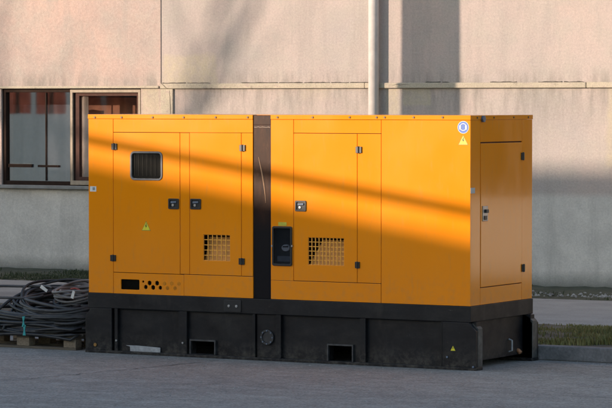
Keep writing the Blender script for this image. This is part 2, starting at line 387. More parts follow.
def cut(o, cutter_bm):
    """real holes: boolean difference, applied to the mesh"""
    bmesh.ops.recalc_face_normals(cutter_bm, faces=cutter_bm.faces)
    me = bpy.data.meshes.new('cutter'); cutter_bm.to_mesh(me); cutter_bm.free()
    c = bpy.data.objects.new('cutter', me); col.objects.link(c)
    keep = [m for m in o.modifiers if m.type == 'BEVEL']; bw = [(m.width, m.segments) for m in keep]
    for m in keep: o.modifiers.remove(m)
    md = o.modifiers.new('cut', 'BOOLEAN'); md.object = c; md.solver = 'EXACT'; md.operation = 'DIFFERENCE'
    dg = bpy.context.evaluated_depsgraph_get(); dg.update()
    nm = bpy.data.meshes.new_from_object(o.evaluated_get(dg)); o.modifiers.remove(md); o.data = nm
    bpy.data.objects.remove(c); bpy.data.meshes.remove(me)
    for wd, sg in bw:
        b = o.modifiers.new('bevel', 'BEVEL'); b.width = wd; b.segments = sg; b.limit_method = 'ANGLE'; b.angle_limit = R(35)

# ================================================================== GENERATOR
L, W, H, ZB = 3.9273, 1.2431, 2.2, 0.5555
gen = root('diesel_generator', 'long orange enclosed generator on a black steel skid base before the pink wall', 'generator')
G = .005                         # gap round doors and panels
T = .012                         # sheet thickness
ZC = FZ(300, 119.4)              # underside of the roof edge
x113, x180, x189, x241, x253, x271, x293, x357, x381 = [FX(v) for v in (113.3, 180, 189.6, 241.4, 253, 270.9, 293.6, 357.3, 381.2)]
d1t, d1b = FZ(146, 132.4), FZ(146, 273.3)
d2t, d2b = FZ(215, 132.6), FZ(215, 275.3)
d3t, d3b = FZ(325, 133.3), ZB+.17
g2 = (FX(203.3), FX(230), FZ(216, 260.8), FZ(216, 234.8))
g3 = (FX(308), FX(344), FZ(326, 265.3), FZ(326, 237.8))
cp = (FX(273.6), FX(291.4), FZ(282, 265), FZ(282, 227.2))
# inner shell behind the outer sheets
bm = bmesh.new()
def gh(g, m=.01): return (g[0]-m, g[1]+m, g[2]-m, g[3]+m)
slab(bm, -L+.0125, x253, ZB, ZC, T+.001, T+.006, [gh(g2), (x113+.028, FX(184)-.028, ZB+.004, d1b-.01)]); slab(bm, x271, -.014, ZB, ZC, T+.001, T+.006, [gh(g3), gh(cp, .0)])
slab(bm, T+.007, W-.013, ZB, ZC-.001, -.02, -T-.001, axis='x')
link('inner_shell', bm, simple('seam_shadow_tone', (.10, .035, .008), .95), gen)  # dark brown puts the shade inside the panel gaps into the colour
bm = bmesh.new(); box(bm, -L, -L+.012, T+.0005, W, ZB, ZC-.001); link('end_panel', bm, ORANGE, gen)
bm = bmesh.new(); box(bm, -L+.0125, -.0125, W-.012, W, ZB, ZC-.001); link('rear_panel', bm, ORANGE, gen)
# interior darkness with the slanted baffles seen through the grilles
bm = bmesh.new()
slab(bm, -L+.05, -.05, ZB, ZC-.02, .22, .225)
link('inner_bulkhead', bm, simple('inner_lining', (.12, .05, .015), .95), gen)
# outer fixed sheets
bm = bmesh.new()
def P(x0, x1, z0, z1, holes=()): slab(bm, x0+G/2, x1-G/2, z0+G/2, z1-G/2, 0, T, holes)
slab(bm, -L, x113-G/2, ZB, ZC-G/2, 0, T)
P(x113, x253, d1t, ZC)
P(x180, x189, d2b, d1t)
P(x241, x253, d2b, d2t)
slab(bm, x271, x293-G/2, ZB+.17, ZC-G/2, 0, T, [cp])
P(x293, x381, d3t, ZC)
P(x357, x381, ZB+.17, d3t)
slab(bm, x271, x381-G/2, ZB, ZB+.17-G/2, 0, T)
slab(bm, x381+G/2, 0, ZB, ZC-G/2, 0, T)
slab(bm, FX(184), x253, ZB, d2b-G/2, 0, T)
islands('canopy_panel', bm, ORANGE, gen, bev=.0015)
# bottom service plate with round vent holes (real holes)
bm = bmesh.new(); slab(bm, x113+G/2, FX(184)-G/2, ZB, d1b-G/2, 0, T)
vent = link('vent_plate', bm, ORANGE, gen)
cb = bmesh.new()
a, b_, c_, d_ = FX(120.7), FX(139.3), FZ(130, 289.6), FZ(130, 279.4)
prism(cb, rrect(a, b_, c_, d_, .01), -.02, T+.02)
for hx, hy, r in ((143.2, 281.6, .012), (149.5, 283.0, .0235), (157.0, 283.2, .0235), (145.7, 287.0, .0215), (153.1, 287.5, .0235), (160.3, 287.8, .020)):
    p = F(hx, hy); prism(cb, circ(p[0], p[1], r*1.02, 6, rot=.52), -.02, T+.02)
cut(vent, cb)
bm = bmesh.new(); slab(bm, x113+.03, FX(184)-.03, ZB+.005, d1b-.012, T+.0065, T+.009)   # black sheet standing in for the unlit inside behind the holes
link('vent_dark_sheet', bm, DARK, gen)
bm = bmesh.new()
for hx, hy in ((164.5, 283.6), (171.7, 283.6), (179, 283.8), (167.5, 288), (175, 288.2)):   # covered knock-outs
    p = F(hx, hy); prism(bm, circ(p[0], p[1], .019, 6, rot=.52), -.0016, .001)
islands('knockout', bm, simple('grimy_orange', (.58, .19, .004), .95, var=.3), gen)
# doors
def hinge(px, py, parent, w_=.058, h_=.056):
    x, z = F(px, py); bm = bmesh.new()
    box(bm, x-w_/2, x-.002, -.012, -.0005, z-h_/2, z+h_/2); box(bm, x+.002, x+w_/2, -.012, -.0005, z-h_/2, z+h_/2)
    tube(bm, [(x, -.013, z-h_/2-.003), (x, -.013, z+h_/2+.003)], .0075, 10)
    return link('hinge', bm, PLASTIC, parent, bev=.0015)
def latch(px, py, parent):
    x, z = F(px, py); w_, h_ = .056, .048
    bm = bmesh.new(); ring(bm, rrect(x-w_, x+w_, z-h_, z+h_, .012), rrect(x-w_+.016, x+w_-.016, z-h_+.014, z+h_-.014, .008), -.011, .0005)
    f = link('handle', bm, PLASTIC, parent, bev=.002)
    bm = bmesh.new(); prism(bm, rrect(x-w_+.014, x+w_-.014, z-h_+.012, z+h_-.012, .004), -.0015, .0012); link('cup', bm, PLASTIC, f)
    bm = bmesh.new(); prism(bm, [(x-.030, z+.004), (x+.032, z+.008), (x+.032, z+.026), (x-.030, z+.022)], -.013, -.003); link('paddle', bm, DULL, f, bev=.003)
    bm = bmesh.new(); prism(bm, circ(x-.008, z-.012, .012), -.009, -.001); link('lock', bm, STEEL, f, bev=.001)
    return f
GRILLE = simple('tan_galvanised_mesh', (.92, .40, .05), .5)
def grille(g, parent, nx, nz, y=.004):
    bm = bmesh.new(); x0, x1, z0, z1 = g; t = .0036
    for i in range(nx+1):
        x = x0+(x1-x0)*i/nx; box(bm, x-t, x+t, y, y+.006, z0-.004, z1+.004)
    for j in range(nz+1):
        z = z0+(z1-z0)*j/nz; box(bm, x0-.004, x1+.004, y+.0063, y+.0113, z-t, z+t)
    return link('grille', bm, GRILLE, parent)
def door(x0, x1, z0, z1, holes=()):
    bm = bmesh.new(); slab(bm, x0+G/2, x1-G/2, z0+G/2, z1-G/2, -.001, T-.001, holes)
    return link('door', bm, ORANGE, gen, bev=.0018)
dA = door(x113, x180, d1b, d1t)
wx0, wx1, wz0, wz1 = FX(131.4), FX(161.8), FZ(146, 179.3), FZ(146, 152.4)
cb = bmesh.new(); prism(cb, rrect(wx0, wx1, wz0, wz1, .035), -.03, .03); cut(dA, cb)
bm = bmesh.new(); ring(bm, rrect(wx0-.010, wx1+.010, wz0-.010, wz1+.010, .045), rrect(wx0+.008, wx1-.008, wz0+.008, wz1-.008, .028), -.010, .006)
wf = link('window_frame', bm, simple('grey_rubber_frame', (.12, .12, .125), .5), dA, bev=.004)
bm = bmesh.new(); prism(bm, rrect(wx0+.008, wx1-.008, wz0+.008, wz1-.008, .028), .002, .005); link('pane', bm, glass('tinted_door_glass', (.7, .7, .7), .12), dA)
bm = bmesh.new(); prism(bm, rrect(wx0-.01, wx1+.01, wz0-.01, wz1+.01, .04), .0123, .0128); link('window_backing', bm, simple('grey_backing', (.055, .05, .042), .7), dA)
bm = bmesh.new()
for i in range(7):
    x = wx0+.03+(wx1-wx0-.06)*i/6; box(bm, x-.004, x+.004, .0085, .0120, wz0+.03, wz1-.02)
link('inner_louvre', bm, simple('louvre_grey', (.085, .078, .062), .5), dA)
dB = door(x189, x241, d2b, d2t, [g2]); grille(g2, dB, 6, 5)
dC = door(x293, x357, d3b, d3t, [g3]); grille(g3, dC, 10, 6)
hinge(114.6, 146.6, dA); hinge(113.5, 258, dA); hinge(242.7, 148, dB); hinge(242, 261.4, dB); hinge(359, 149.8, dC); hinge(357.7, 265, dC, .045)
latch(173.9, 203.8, dA); latch(195.9, 204, dB); latch(300.9, 206, dC)
# slanted baffles behind the grilles
def baffle(g, k0, k1):
    bm = bmesh.new(); x0, x1, z0, z1 = g; w_ = x1-x0; h_ = z1-z0
    A = [(x0+w_*k0, .045, z0-.02), (x1+.02, .03, z0-.02), (x1+.02, .11, z1-h_*.10), (x0+w_*k1, .11, z1-h_*.10)]
    vs = [bm.verts.new(p) for p in A] + [bm.verts.new((p[0], p[1]+.006, p[2]-.004)) for p in A]
    bm.faces.new(vs[:4]); bm.faces.new(vs[4:])
    for i in range(4): j = (i+1) % 4; bm.faces.new([vs[i], vs[j], vs[j+4], vs[i+4]])
    return link('baffle', bm, simple('baffle_sheet', (.80, .38, .10), .7), gen)
baffle(g3, -.06, .26); baffle(g2, -.05, .0)
# control cabinet
cx0, cx1, cz0, cz1 = FX(272.6), FX(292.4), FZ(282, 265.9), FZ(282, 226.3)
bm = bmesh.new(); ring(bm, rrect(cx0, cx1, cz0, cz1, .018), rrect(cx0+.016, cx1-.016, cz0+.018, cz1-.018, .01), -.014, .003)
cpn = link('control_panel', bm, PLASTIC, gen, bev=.003)
bm = bmesh.new(); prism(bm, rrect(cx0+.014, cx1-.014, cz0+.016, cz1-.016, .01), .045, .05); link('backplate', bm, PLASTIC, cpn)
bm = bmesh.new(); prism(bm, rrect(cx0+.014, cx1-.014, cz0+.016, cz1-.016, .01), -.006, -.003); link('window_pane', bm, GLASSD, cpn)
p = F(284.6, 248)
bm = bmesh.new(); prism(bm, circ(p[0], p[1], .042, 20, 1.0, .72, .0), .015, .044); o = link('reflection_blob', bm, simple('pale_blue_reflection', (.80, .85, .95), .4), cpn, bev=.004)  # pale blob modelled in place of the bright reflection in the cabinet glass
bm = bmesh.new(); prism(bm, [(p[0]-.03, p[1]+.004), (p[0]-.026, p[1]+.016), (p[0]+.03, p[1]+.02), (p[0]+.028, p[1]+.004)], .010, .0148); link('reflection_core', bm, PLASTIC, cpn, bev=.003)  # dark centre of the modelled reflection
p = F(289.2, 234.6); bm = bmesh.new(); prism(bm, rrect(p[0]-.008, p[0]+.008, p[1]-.012, p[1]+.010, .003), .035, .0445); link('indicator', bm, GRN, cpn)
p = F(282.5, 258.5); bm = bmesh.new(); box(bm, cx0+.03, cx1-.035, .03, .0445, p[1]-.03, p[1]+.02); link('meter', bm, simple('meter_face', (.22, .25, .30), .25), cpn, bev=.003)
bm = bmesh.new(); x0, z0 = F(278.4, 225.8); x1, z1 = F(286.6, 222.3); box(bm, x0, x1, -.003, .0, z0, z1); tg = link('yellow_tab', bm, simple('olive_yellow_tab', (.50, .46, .04), .5), gen, bev=.001)
bm = bmesh.new()
for px in (272.6, 292.6): x, z = F(px, 246); box(bm, x-.006, x+.006, -.017, -.004, z-.008, z+.008)
islands('cabinet_screw', bm, STEEL, cpn, bev=.001)
# rusty steel post between the two halves
bm = bmesh.new(); slab(bm, x253+.001, x271-.001, ZB, H-.004, .010, .06); box(bm, x253+.004, x271-.004, .0055, .010, FZ(262, 124.5), H-.006)
post = link('steel_post', bm, RUST_LIT, gen, bev=.002)
bm = bmesh.new(); z = FZ(262, 127); 
pts = [(x253+.01+(x271-x253-.02)*i/8, .0085, z+random.uniform(-.004, .004)) for i in range(9)]; tube(bm, pts, .0045, 6); link('weld_seam', bm, simple('bare_weld', (.30, .22, .17), .6), post)
bm = bmesh.new(); q = []
for i in range(13):
    t = i/12; px = 258+7.2*math.sin(t*1.45)*1.0; py = 157+46*t; x, z = F(px, py); q.append((x, .0095, z))
tube(bm, q, [.0015+.006*math.sin(math.pi*(i+.6)/13.2) for i in range(13)], 6); link('rust_scrape', bm, simple('scraped_rust', (.36, .21, .12), .8), post)
# roof with folded edge
bm = bmesh.new()
box(bm, -L-.004, x253, -.006, W+.006, ZC, H); box(bm, x271, .004, -.006, W+.006, ZC, H)
box(bm, x253, x271, .061, W+.006, ZC, H)
roof = link('roof', bm, make_orange('roof_orange_faded', 1.0), gen, bev=.003)
bm = bmesh.new()
for px in (95.2, 122, 153, 184, 216, 248, 277.9, 313, 350, 377, 385, 414, 443):
    x, z = F(px, 117.3); prism(bm, circ(x, z, .0095, 10), -.013, -.0055)
for py_ in (.12, .45, .85, 1.15):
    x, z = py_, FZ(313, 117.3); prism(bm, circ(x, z, .008, 10), .0035, .010, 'x')
islands('roof_screw', bm, simple('screw_head', (.10, .07, .04), .5, metal=.4), roof)
# end face: sheets, door
sy0, sy1 = S(480.3, 200)[0], S(521.8, 200)[0]; sz1, sz0 = S(500, 142.4)[1], S(500, 285.6)[1]
bm = bmesh.new()
slab(bm, T+.0005, sy0-G/2, ZB, ZC-.001, -T, 0, axis='x'); slab(bm, sy0-G/2+G, sy1-G/2, sz1+.008, ZC-.001, -T, 0, axis='x')
slab(bm, sy0-G/2+G, sy1-G/2, ZB, sz0-G/2, -T, 0, axis='x'); slab(bm, sy1+G/2, W, ZB, ZC-.001, -T, 0, axis='x')
islands('end_panel', bm, ORANGE, gen, bev=.0015)
bm = bmesh.new(); slab(bm, sy0+G, sy1-G, sz0+G, sz1-.004, -T+.0, .004, axis='x'); dE = link('door', bm, ORANGE, gen, bev=.002)
for px, py in ((521.9, 156.2), (522.4, 268)):
    y, z = S(px, py); bm = bmesh.new(); box(bm, .0005, .014, y-.028, y+.028, z-.032, z+.032); tube(bm, [(.015, y, z-.036), (.015, y, z+.036)], .008, 8); link('hinge', bm, PLASTIC, dE, bev=.002)
y, z = S(484.6, 214); bm = bmesh.new(); box(bm, .0045, .012, y-.055, y+.045, z-.062, z+.070); hd = link('handle', bm, STEEL, dE, bev=.003)
bm = bmesh.new(); box(bm, .0125, .030, y-.02, y+.028, z+.01, z+.04); box(bm, .0125, .018, y-.035, y+.02, z-.05, z-.015); link('lock_lever', bm, PLASTIC, hd, bev=.003)
y, z = S(482.1, 118.9); bm = bmesh.new(); prism(bm, circ(y, z, .032, 6), .0045, .024, 'x'); link('lug_bolt', bm, DULL, gen, bev=.003)
y, z = S(472.8, 190.6); bm = bmesh.new(); box(bm, .0003, .002, y-.045, y+.04, z-.024, z+.024); st = link('sticker', bm, simple('grey_sticker', (.42, .42, .42), .5), gen)
# stickers and signs
x, z = F(93.2, 188.9); bm = bmesh.new(); box(bm, x-.034, x+.034, -.0015, -.0003, z-.024, z+.024); st = link('sticker', bm, WHITE, gen); st['label'] = 'small white sticker at the left edge'
bm = bmesh.new(); box(bm, x-.006, x+.020, -.0025, -.0018, z-.012, z+.016); link('print', bm, simple('grey_print', (.25, .27, .30), .5), st)
def tri(cx, cz, w_, parent, nm='warning_sign'):
    h_ = w_*.9; P3 = lambda k: [(cx-w_/2*k, cz-h_/2+ (1-k)*h_/3), (cx+w_/2*k, cz-h_/2+(1-k)*h_/3), (cx, cz+h_/2-(1-k)*h_*2/3)]
    bm = bmesh.new(); prism(bm, P3(1), -.0012, -.0002); o = link(nm, bm, simple('sign_border', (.20, .19, .03), .5), parent)
    bm = bmesh.new(); prism(bm, P3(.86), -.0022, -.0014); link('sign_face', bm, YELLOW, o)
    s = w_*.85
    bm = bmesh.new(); prism(bm, [(cx+.02*s, cz+.26*s), (cx-.13*s, cz-.08*s), (cx-.01*s, cz-.07*s), (cx-.05*s, cz-.28*s), (cx+.13*s, cz+.02*s), (cx+.01*s, cz+.02*s), (cx+.09*s, cz+.24*s)], -.0030, -.0024); link('lightning_bolt', bm, INK, o)
    return o
tri(*F(146.2, 225.8), .098, gen); tri(*F(463.3, 139.9), .096, gen)
x, z = F(463.3, 127.3); r = .054
bm = bmesh.new(); prism(bm, circ(x, z, r, 28), -.0012, -.0002); sg = link('hearing_protection_sign', bm, WHITE, gen)
bm = bmesh.new(); prism(bm, circ(x, z, r*.93, 28), -.002, -.0014); link('blue_disc', bm, BLUE, sg)
bm = bmesh.new(); ring(bm, circ(x, z+r*.05, r*.60, 20), circ(x, z+r*.05, r*.50, 20), -.0032, -.0024)
prism(bm, rrect(x-r*.68, x-r*.38, z-r*.36, z+r*.34, r*.12), -.0042, -.0034); prism(bm, rrect(x+r*.38, x+r*.68, z-r*.36, z+r*.34, r*.12), -.0042, -.0034)
link('ear_defender_pictogram', bm, WHITE, sg)

# ---- skid base
ZM = FZ(470, 322.5)              # underside of the upper beam
base = bmesh.new()
box(base, -L-.006, .008, -.008, W+.008, ZM, ZB-.002)
link('upper_beam', base, BLACK, gen, bev=.004)
XL, XR, TB = -L-.035, .062, .115
fk = [(FX(189.8), FX(213.4), FZ(201, 354.4), FZ(201, 341.4)), (FX(327.6), FX(351.3), FZ(339, 362.2), FZ(339, 346)), (FX(127.5), FX(158.8), FZ(143, 353.4), FZ(143, 346.8))]
bm = bmesh.new()
slab(bm, XL+.02, XR-.02, .028, ZM-.001, .035, TB, fk)
slab(bm, XL+.02, XR-.02, .028, ZM-.001, W-TB, W-.035)
rail = link('side_rail', bm, BLACK, gen, bev=.002)
bm = bmesh.new()
box(bm, XL, XR, -.012, TB+.01, 0, .027); box(bm, XL, XR, W-TB-.01, W+.012, 0, .027)
islands('bottom_flange', bm, BLACK, gen, bev=.004)
# corner foot plates with chamfered tops at both ends
for (ya, yb) in ((-.010, TB), (W-TB, W+.010)):
    for sgn in (1, -1):
        e = XR if sgn > 0 else XL; bm = bmesh.new()
        inn = FX(443) if sgn > 0 else FX(112); ze = ZM+.0; 
        pts = [(e-.003*sgn, .0275), (e-.003*sgn, ze-.075), (e-(.070*sgn), ze-.0015), (inn, ze-.0015), (inn, .0275)]
        prism(bm, pts, ya, yb if False else (ya+.043 if ya < .1 else yb)); link('corner_plate', bm, BLACK, gen, bev=.003)
        bm = bmesh.new()  # thick end stop seen from the end
        prism(bm, [(e-.001*sgn, .0275), (e-.001*sgn, ze-.055), (e-(.058*sgn), ze+.012 if False else ze-.0035), (e-.058*sgn, .0275)], (.034 if ya < .1 else W-TB), (TB+.006 if ya < .1 else W-.02))
        link('end_stop', bm, simple('scuffed_black', (.065, .063, .060), .55, var=.5, scale=25), gen, bev=.003)
# ribs on the front web
bm = bmesh.new()
for a, b2 in ((114.5, 117.5), (178.5, 186.8), (252.5, 255.2), (275.8, 281), (360.3, 365.8), (441.4, 442.6)):
    box(bm, FX(a), FX(b2), -.004, .0345, .0275, ZM-.0015)
box(bm, FX(256), FX(275), .016, .0345, .0275, ZM-.0015)
islands('web_rib', bm, BLACK, gen, bev=.002)
bm = bmesh.new()
for g in fk[:2]:
    ring(bm, [(g[0]-.012, g[2]-.0), (g[1]+.012, g[2]), (g[1]+.012, g[3]+.014), (g[0]-.012, g[3]+.014)], [(g[0], g[2]+.001), (g[1], g[2]+.001), (g[1], g[3]), (g[0], g[3])], .010, .034)
islands('fork_pocket_rim', bm, simple('worn_rim', (.05, .05, .053), .4, var=.5, scale=20), gen, bev=.0015)
bm = bmesh.new()
for g in fk[:2]: box(bm, g[0]-.01, g[1]+.01, .5, .51, g[2]-.01, g[3]+.01)
islands('pocket_back', bm, DARK, gen)
g = fk[2]; bm = bmesh.new()
prism(bm, [(g[0]-.035, g[3]+.004), (g[0]+.01, g[3]-.006), (g[0]+.012, g[2]+.004), (g[1]-.002, g[2]-.002), (g[1]+.0, g[3]-.004), (g[0]+.09, g[3]+.006)], .020, .030)
link('zinc_cover', bm, LIGHTM, gen, bev=.002)
# round port with bolts
px, pz = F(267, 337.4, 0); bm = bmesh.new(); ring(bm, circ(px, pz, .068, 24), circ(px, pz, .050, 24), -.004, .0155); prism(bm, circ(px, pz, .049, 24), .004, .0155)
prt = link('inspection_port', bm, simple('port_black', (.03, .03, .033), .4, var=.4), gen, bev=.002)
bm = bmesh.new()
for i in range(8):
    a = i*math.pi/4; prism(bm, circ(px+.058*math.cos(a), pz+.058*math.sin(a), .0075, 6), -.010, -.0045)
islands('port_bolt', bm, DULL, prt)
x0, z0 = F(224.6, 311.6); x1, z1 = F(241.8, 300.2); bm = bmesh.new(); prism(bm, rrect(x0, x1, z0, z1, .01), -.016, -.0085); sp = link('socket_plate', bm, PLASTIC, gen, bev=.002)
for q in ((229.8, 306), (237.4, 306.3)):
    x, z = F(*q); bm = bmesh.new(); prism(bm, circ(x, z, .0125, 14), -.022, -.0165); link('terminal', bm, STEEL, sp, bev=.002)
for q, m in (((96.3, 344.6), BRASS), ((117, 340.6), STEEL), ((183.3, 343), STEEL), ((448, 357), DULL), ((474, 367), DULL)):
    x, z = F(*q); bm = bmesh.new(); y0 = -.0105 if q[0] in (96.3, 448, 474) else -.0045
    prism(bm, circ(x, z, .017 if m == BRASS else .010, 8), y0-.012, y0); link('earth_bolt', bm, m, gen, bev=.002)
o = tri(F(453.6, 348.2)[0], F(453.6, 348.2)[1], .05, gen); o.location = (0, -.0105, 0)
# end of the base: cross member, drain, eye
bm = bmesh.new(); slab(bm, TB+.012, W-TB-.012, .065, ZM-.002, -.05, -.03, axis='x'); link('cross_member', bm, BLACK, gen, bev=.003)
bm = bmesh.new(); slab(bm, TB+.012, W-TB-.012, .12, ZM-.002, -L+.03, -L+.05, axis='x'); link('cross_member', bm, BLACK, gen, bev=.003)
bm = bmesh.new(); box(bm, -L+.3, -.5, .13, W-.13, .16, .19); link('tank_floor', bm, BLACK, gen)
y, z = S(512, 345); bm = bmesh.new(); tube(bm, [(-.03, y, z+.05), (.0, y, z+.04), (.0, y, z-.05), (-.03, y, z-.06)], .008, 8); link('eye_bar', bm, LIGHTM, gen)
y, z = S(525.5, 355.5); bm = bmesh.new(); tube(bm, [(-.06, y-.1, z+.06), (-.02, y-.1, z+.05), (.0, y-.1, z+.03)], .018, 10); link('drain_valve', bm, simple('copper_valve', (.38, .17, .08), .45), gen)

# ================================================================== GROUND
def sheet(name, x0, x1, y0, y1, z, m, th=0):
    bm = bmesh.new()
    if th: box(bm, x0, x1, y0, y1, z-th, z)
    else: bm.faces.new([bm.verts.new(p) for p in ((x0, y0, z), (x1, y0, z), (x1, y1, z), (x0, y1, z))])
    o = link(name, bm, m); o['kind'] = 'structure'; return o
sheet('ground', -600, 600, -600, 600, 0, GROUND)
KY = 1.285; KH = .125                    # front face and height of the kerb behind the generator
XA, XB = -60, 60
bm = bmesh.new()
x = -20
while x < 20:
    box(bm, x+.003, x+.997, KY+random.uniform(-.003, .003), KY+.15, .0, KH+random.uniform(-.003, .003)); x += 1.0
o = link('kerb', bm, KERB, bev=.012, seg=3); o['kind'] = 'structure'
# verge (soil), pavement, planting strip
def rough_strip(name, x0, x1, y0, y1, z, amp, m, nx, ny, zf=None):
    bm = bmesh.new(); V = []
    for j in range(ny+1):
        for i in range(nx+1):
            x = x0+(x1-x0)*i/nx; y = y0+(y1-y0)*j/ny
            V.append(bm.verts.new((x, y, (zf(y) if zf else z)+amp*(mnoise.noise((x*1.7, y*1.7, 3))+.5*mnoise.noise((x*6, y*6, 1))))))
    for j in range(ny):
        for i in range(nx): a = j*(nx+1)+i; bm.faces.new([V[a], V[a+1], V[a+nx+2], V[a+nx+1]])
    o = link(name, bm, m, smooth=True); o['kind'] = 'structure'; return o
def vz(y): return .113 - .095*max(0, min(1, (y-2.0)/3.0))      # the verge falls gently away behind the kerb
rough_strip('verge_soil', -20, 20, KY+.15, 5.0, 0, .025, SOIL, 300, 40, vz)
sheet('pavement', -20, 20, 4.98, 8.7, .024, PAVE, .02)
rough_strip('planting_strip', -20, 20, 8.7, 10.99, .022, .03, SOIL2, 300, 30)
# grass: stuff
def blades(name, pts, hmin, hmax, m, wd=.006, lean=.5):
    me = bpy.data.meshes.new(name); v = []; f = []
    for (x, y, z) in pts:
        h = random.uniform(hmin, hmax)*(.45+1.3*max(0, .5+mnoise.noise((x*1.3, y*1.3, 5)))); a = random.uniform(0, 6.28); l = random.uniform(.1, lean)*h; b2 = random.uniform(0, 6.28)
        dx, dy = math.cos(a)*wd, math.sin(a)*wd; lx, ly = math.cos(b2)*l, math.sin(b2)*l; k = len(v)
        v += [(x-dx, y-dy, z-.01), (x+dx, y+dy, z-.01), (x+lx*.4+dx*.7, y+ly*.4+dy*.7, z+h*.6), (x+lx*.4-dx*.7, y+ly*.4-dy*.7, z+h*.6), (x+lx, y+ly, z+h)]
        f += [(k, k+1, k+2, k+3), (k+3, k+2, k+4)]
    me.from_pydata(v, [], f); me.materials.append(m)
    o = bpy.data.objects.new(name, me); col.objects.link(o); return o
pts = []
while len(pts) < 42000:
    x = random.uniform(-6.5, 7); y = random.uniform(KY+.16, 4.95)
    d = mnoise.noise((x*.9, y*1.6, 7.7))+.45*mnoise.noise((x*3.2, y*4, 2.2))
    if abs(y-3.1) < .35 and x < .3: d -= .4
    if random.random() < max(.0, min(1, .36+d*2.6)): pts.append((x, y, vz(y)))
tag(blades('grass', pts  , .012, .045, GRASS), 'patchy yellow green grass on the verge behind the kerb', 'grass', kind='stuff')
pts = []
while len(pts) < 16000:
    x = random.uniform(-15, -2); y = random.uniform(8.75, 10.8)
    d = mnoise.noise((x*.8, y*1.5, 1.2)); 
    if x > -9: d -= .35
    if random.random() < .45+d*1.5: pts.append((x, y, .02))
tag(blades('moss', pts, .010, .045, MOSS, .009), 'dark green moss and weeds along the foot of the wall', 'moss', kind='stuff')
def chips(name, n, fx, smin, smax, m):
    bm = bmesh.new()
    for _ in range(n):
        x, y, z = fx(); s = random.uniform(smin, smax)*random.uniform(.6, 1)
        k = random.randint(5, 7); a0 = random.uniform(0, 6.28)
        lo = [bm.verts.new((x+s*math.cos(a0+6.28*i/k)*random.uniform(.7, 1.1), y+s*math.sin(a0+6.28*i/k)*random.uniform(.7, 1.1), z-.002)) for i in range(k)]
        hi = [bm.verts.new((v.co.x*.35+x*.65+random.uniform(-.2, .2)*s, v.co.y*.35+y*.65, z+s*random.uniform(.35, .8))) for v in lo]
        bm.faces.new(hi)
        for i in range(k): j = (i+1) % k; bm.faces.new([lo[i], lo[j], hi[j], hi[i]])
    return link(name, bm, m)
tag(chips('rubble', 900, lambda: (random.uniform(-6, 4), 9.0+abs(random.gauss(0, .4)), .03), .008, .035, STONE), 'pale stone rubble strewn along the foot of the wall', 'rubble', kind='stuff')
def gp():
    while True:
        x = random.uniform(-8, 4); y = random.uniform(-6, 1.3)
        if -4.1 < x < .2 and y > -.05: continue
        if random.random() < .25+.75*(y > .9): return (x, y, 0)
tag(chips('grit', 2600, gp, .002, .012, STONE), 'small stones and grit scattered over the asphalt', 'grit', kind='stuff')

# ================================================================== BUILDING BEHIND
YW = 11.0
bld = root('rendered_building', 'pink and beige stucco building with a brown window and pale downpipe behind the generator', 'building')
wx = lambda px: F(px, 150, YW)[0]
wz = lambda py, px=60: F(px, py, YW)[1]
JX = wx(161.5)                        # joint between left bay and right bay
w0, w1 = wx(2), wx(141.5); wb, wt = wz(185.5), wz(88.5, 80)
NX0, NX1 = 4.4, 7.9                   # window of the same storey further right (mirrored in the glossy end door)
TZ0, TZ1 = wz(88.4, 300), wz(82.9, 300)
MT = 3.0
holes = [(w0, w1, wb, wt), (NX0, NX1, wb-.05, TZ0-.0), (w0-4.2, w0-1.2, wb, wt)]
up_h = [(x, x+2.6, 4.9, 6.3) for x in (-18.5, -13.4, -8.4, -3.4, 1.6, 6.6, 11.6)]
bm = bmesh.new(); slab(bm, JX, 20, -.1, 8, YW, YW+.3, [holes[1]]+[h for h in up_h if h[0] > JX])
link('wall', bm, STUCCO, bld)
bm = bmesh.new(); slab(bm, -24, JX-.004, -.1, 8, YW-.012, YW+.27, [holes[0], holes[2]]+[h for h in up_h if h[0] < JX-2.7])
link('wall', bm, STUCCO_PINK, bld)
bm = bmesh.new(); box(bm, -24, 20, YW+.31, YW+12, -.1, .0); box(bm, -24, 20, YW+11.7, YW+12, 0, 8); box(bm, -24, -23.7, YW+.31, YW+11.7, 0, 8); box(bm, 19.7, 20, YW+.31, YW+11.7, 0, 8)
box(bm, -24, 20, YW+4.0, YW+4.1, .0, 7.9)
link('rear_wall', bm, simple('inner_plaster', (.16, .13, .11), .9), bld)
bm = bmesh.new(); box(bm, -24.4, 20.4, YW-.45, YW+12.3, 8.0, 8.25); link('roof', bm, CONC, bld)
# string course, pilasters, plaster patches
bm = bmesh.new()
x = JX+.002
while x < 19.9:
    e = min(x+3.1, 20); box(bm, x, e-.006, YW-.045+random.uniform(-.004, .002), YW-.0005, TZ0, TZ1+random.uniform(-.003, .003)); x = e
islands('string_course', bm, TRIM, bld, bev=.01)
bm = bmesh.new()
box(bm, JX+.003, wx(174), YW-.03, YW-.001, .0, TZ0-.003)
islands('pilaster', bm, TRIM, bld, bev=.008)
bm = bmesh.new(); box(bm, -24, JX-.014, YW-.055, YW-.0305, wt+.001, wt+.035); link('lintel_band', bm, TRIM, bld, bev=.008)
bm = bmesh.new(); box(bm, w0-.08, w1+.06, YW-.10, YW+.02, wb-.045, wb-.002); link('window_sill', bm, CONC, bld, bev=.006)
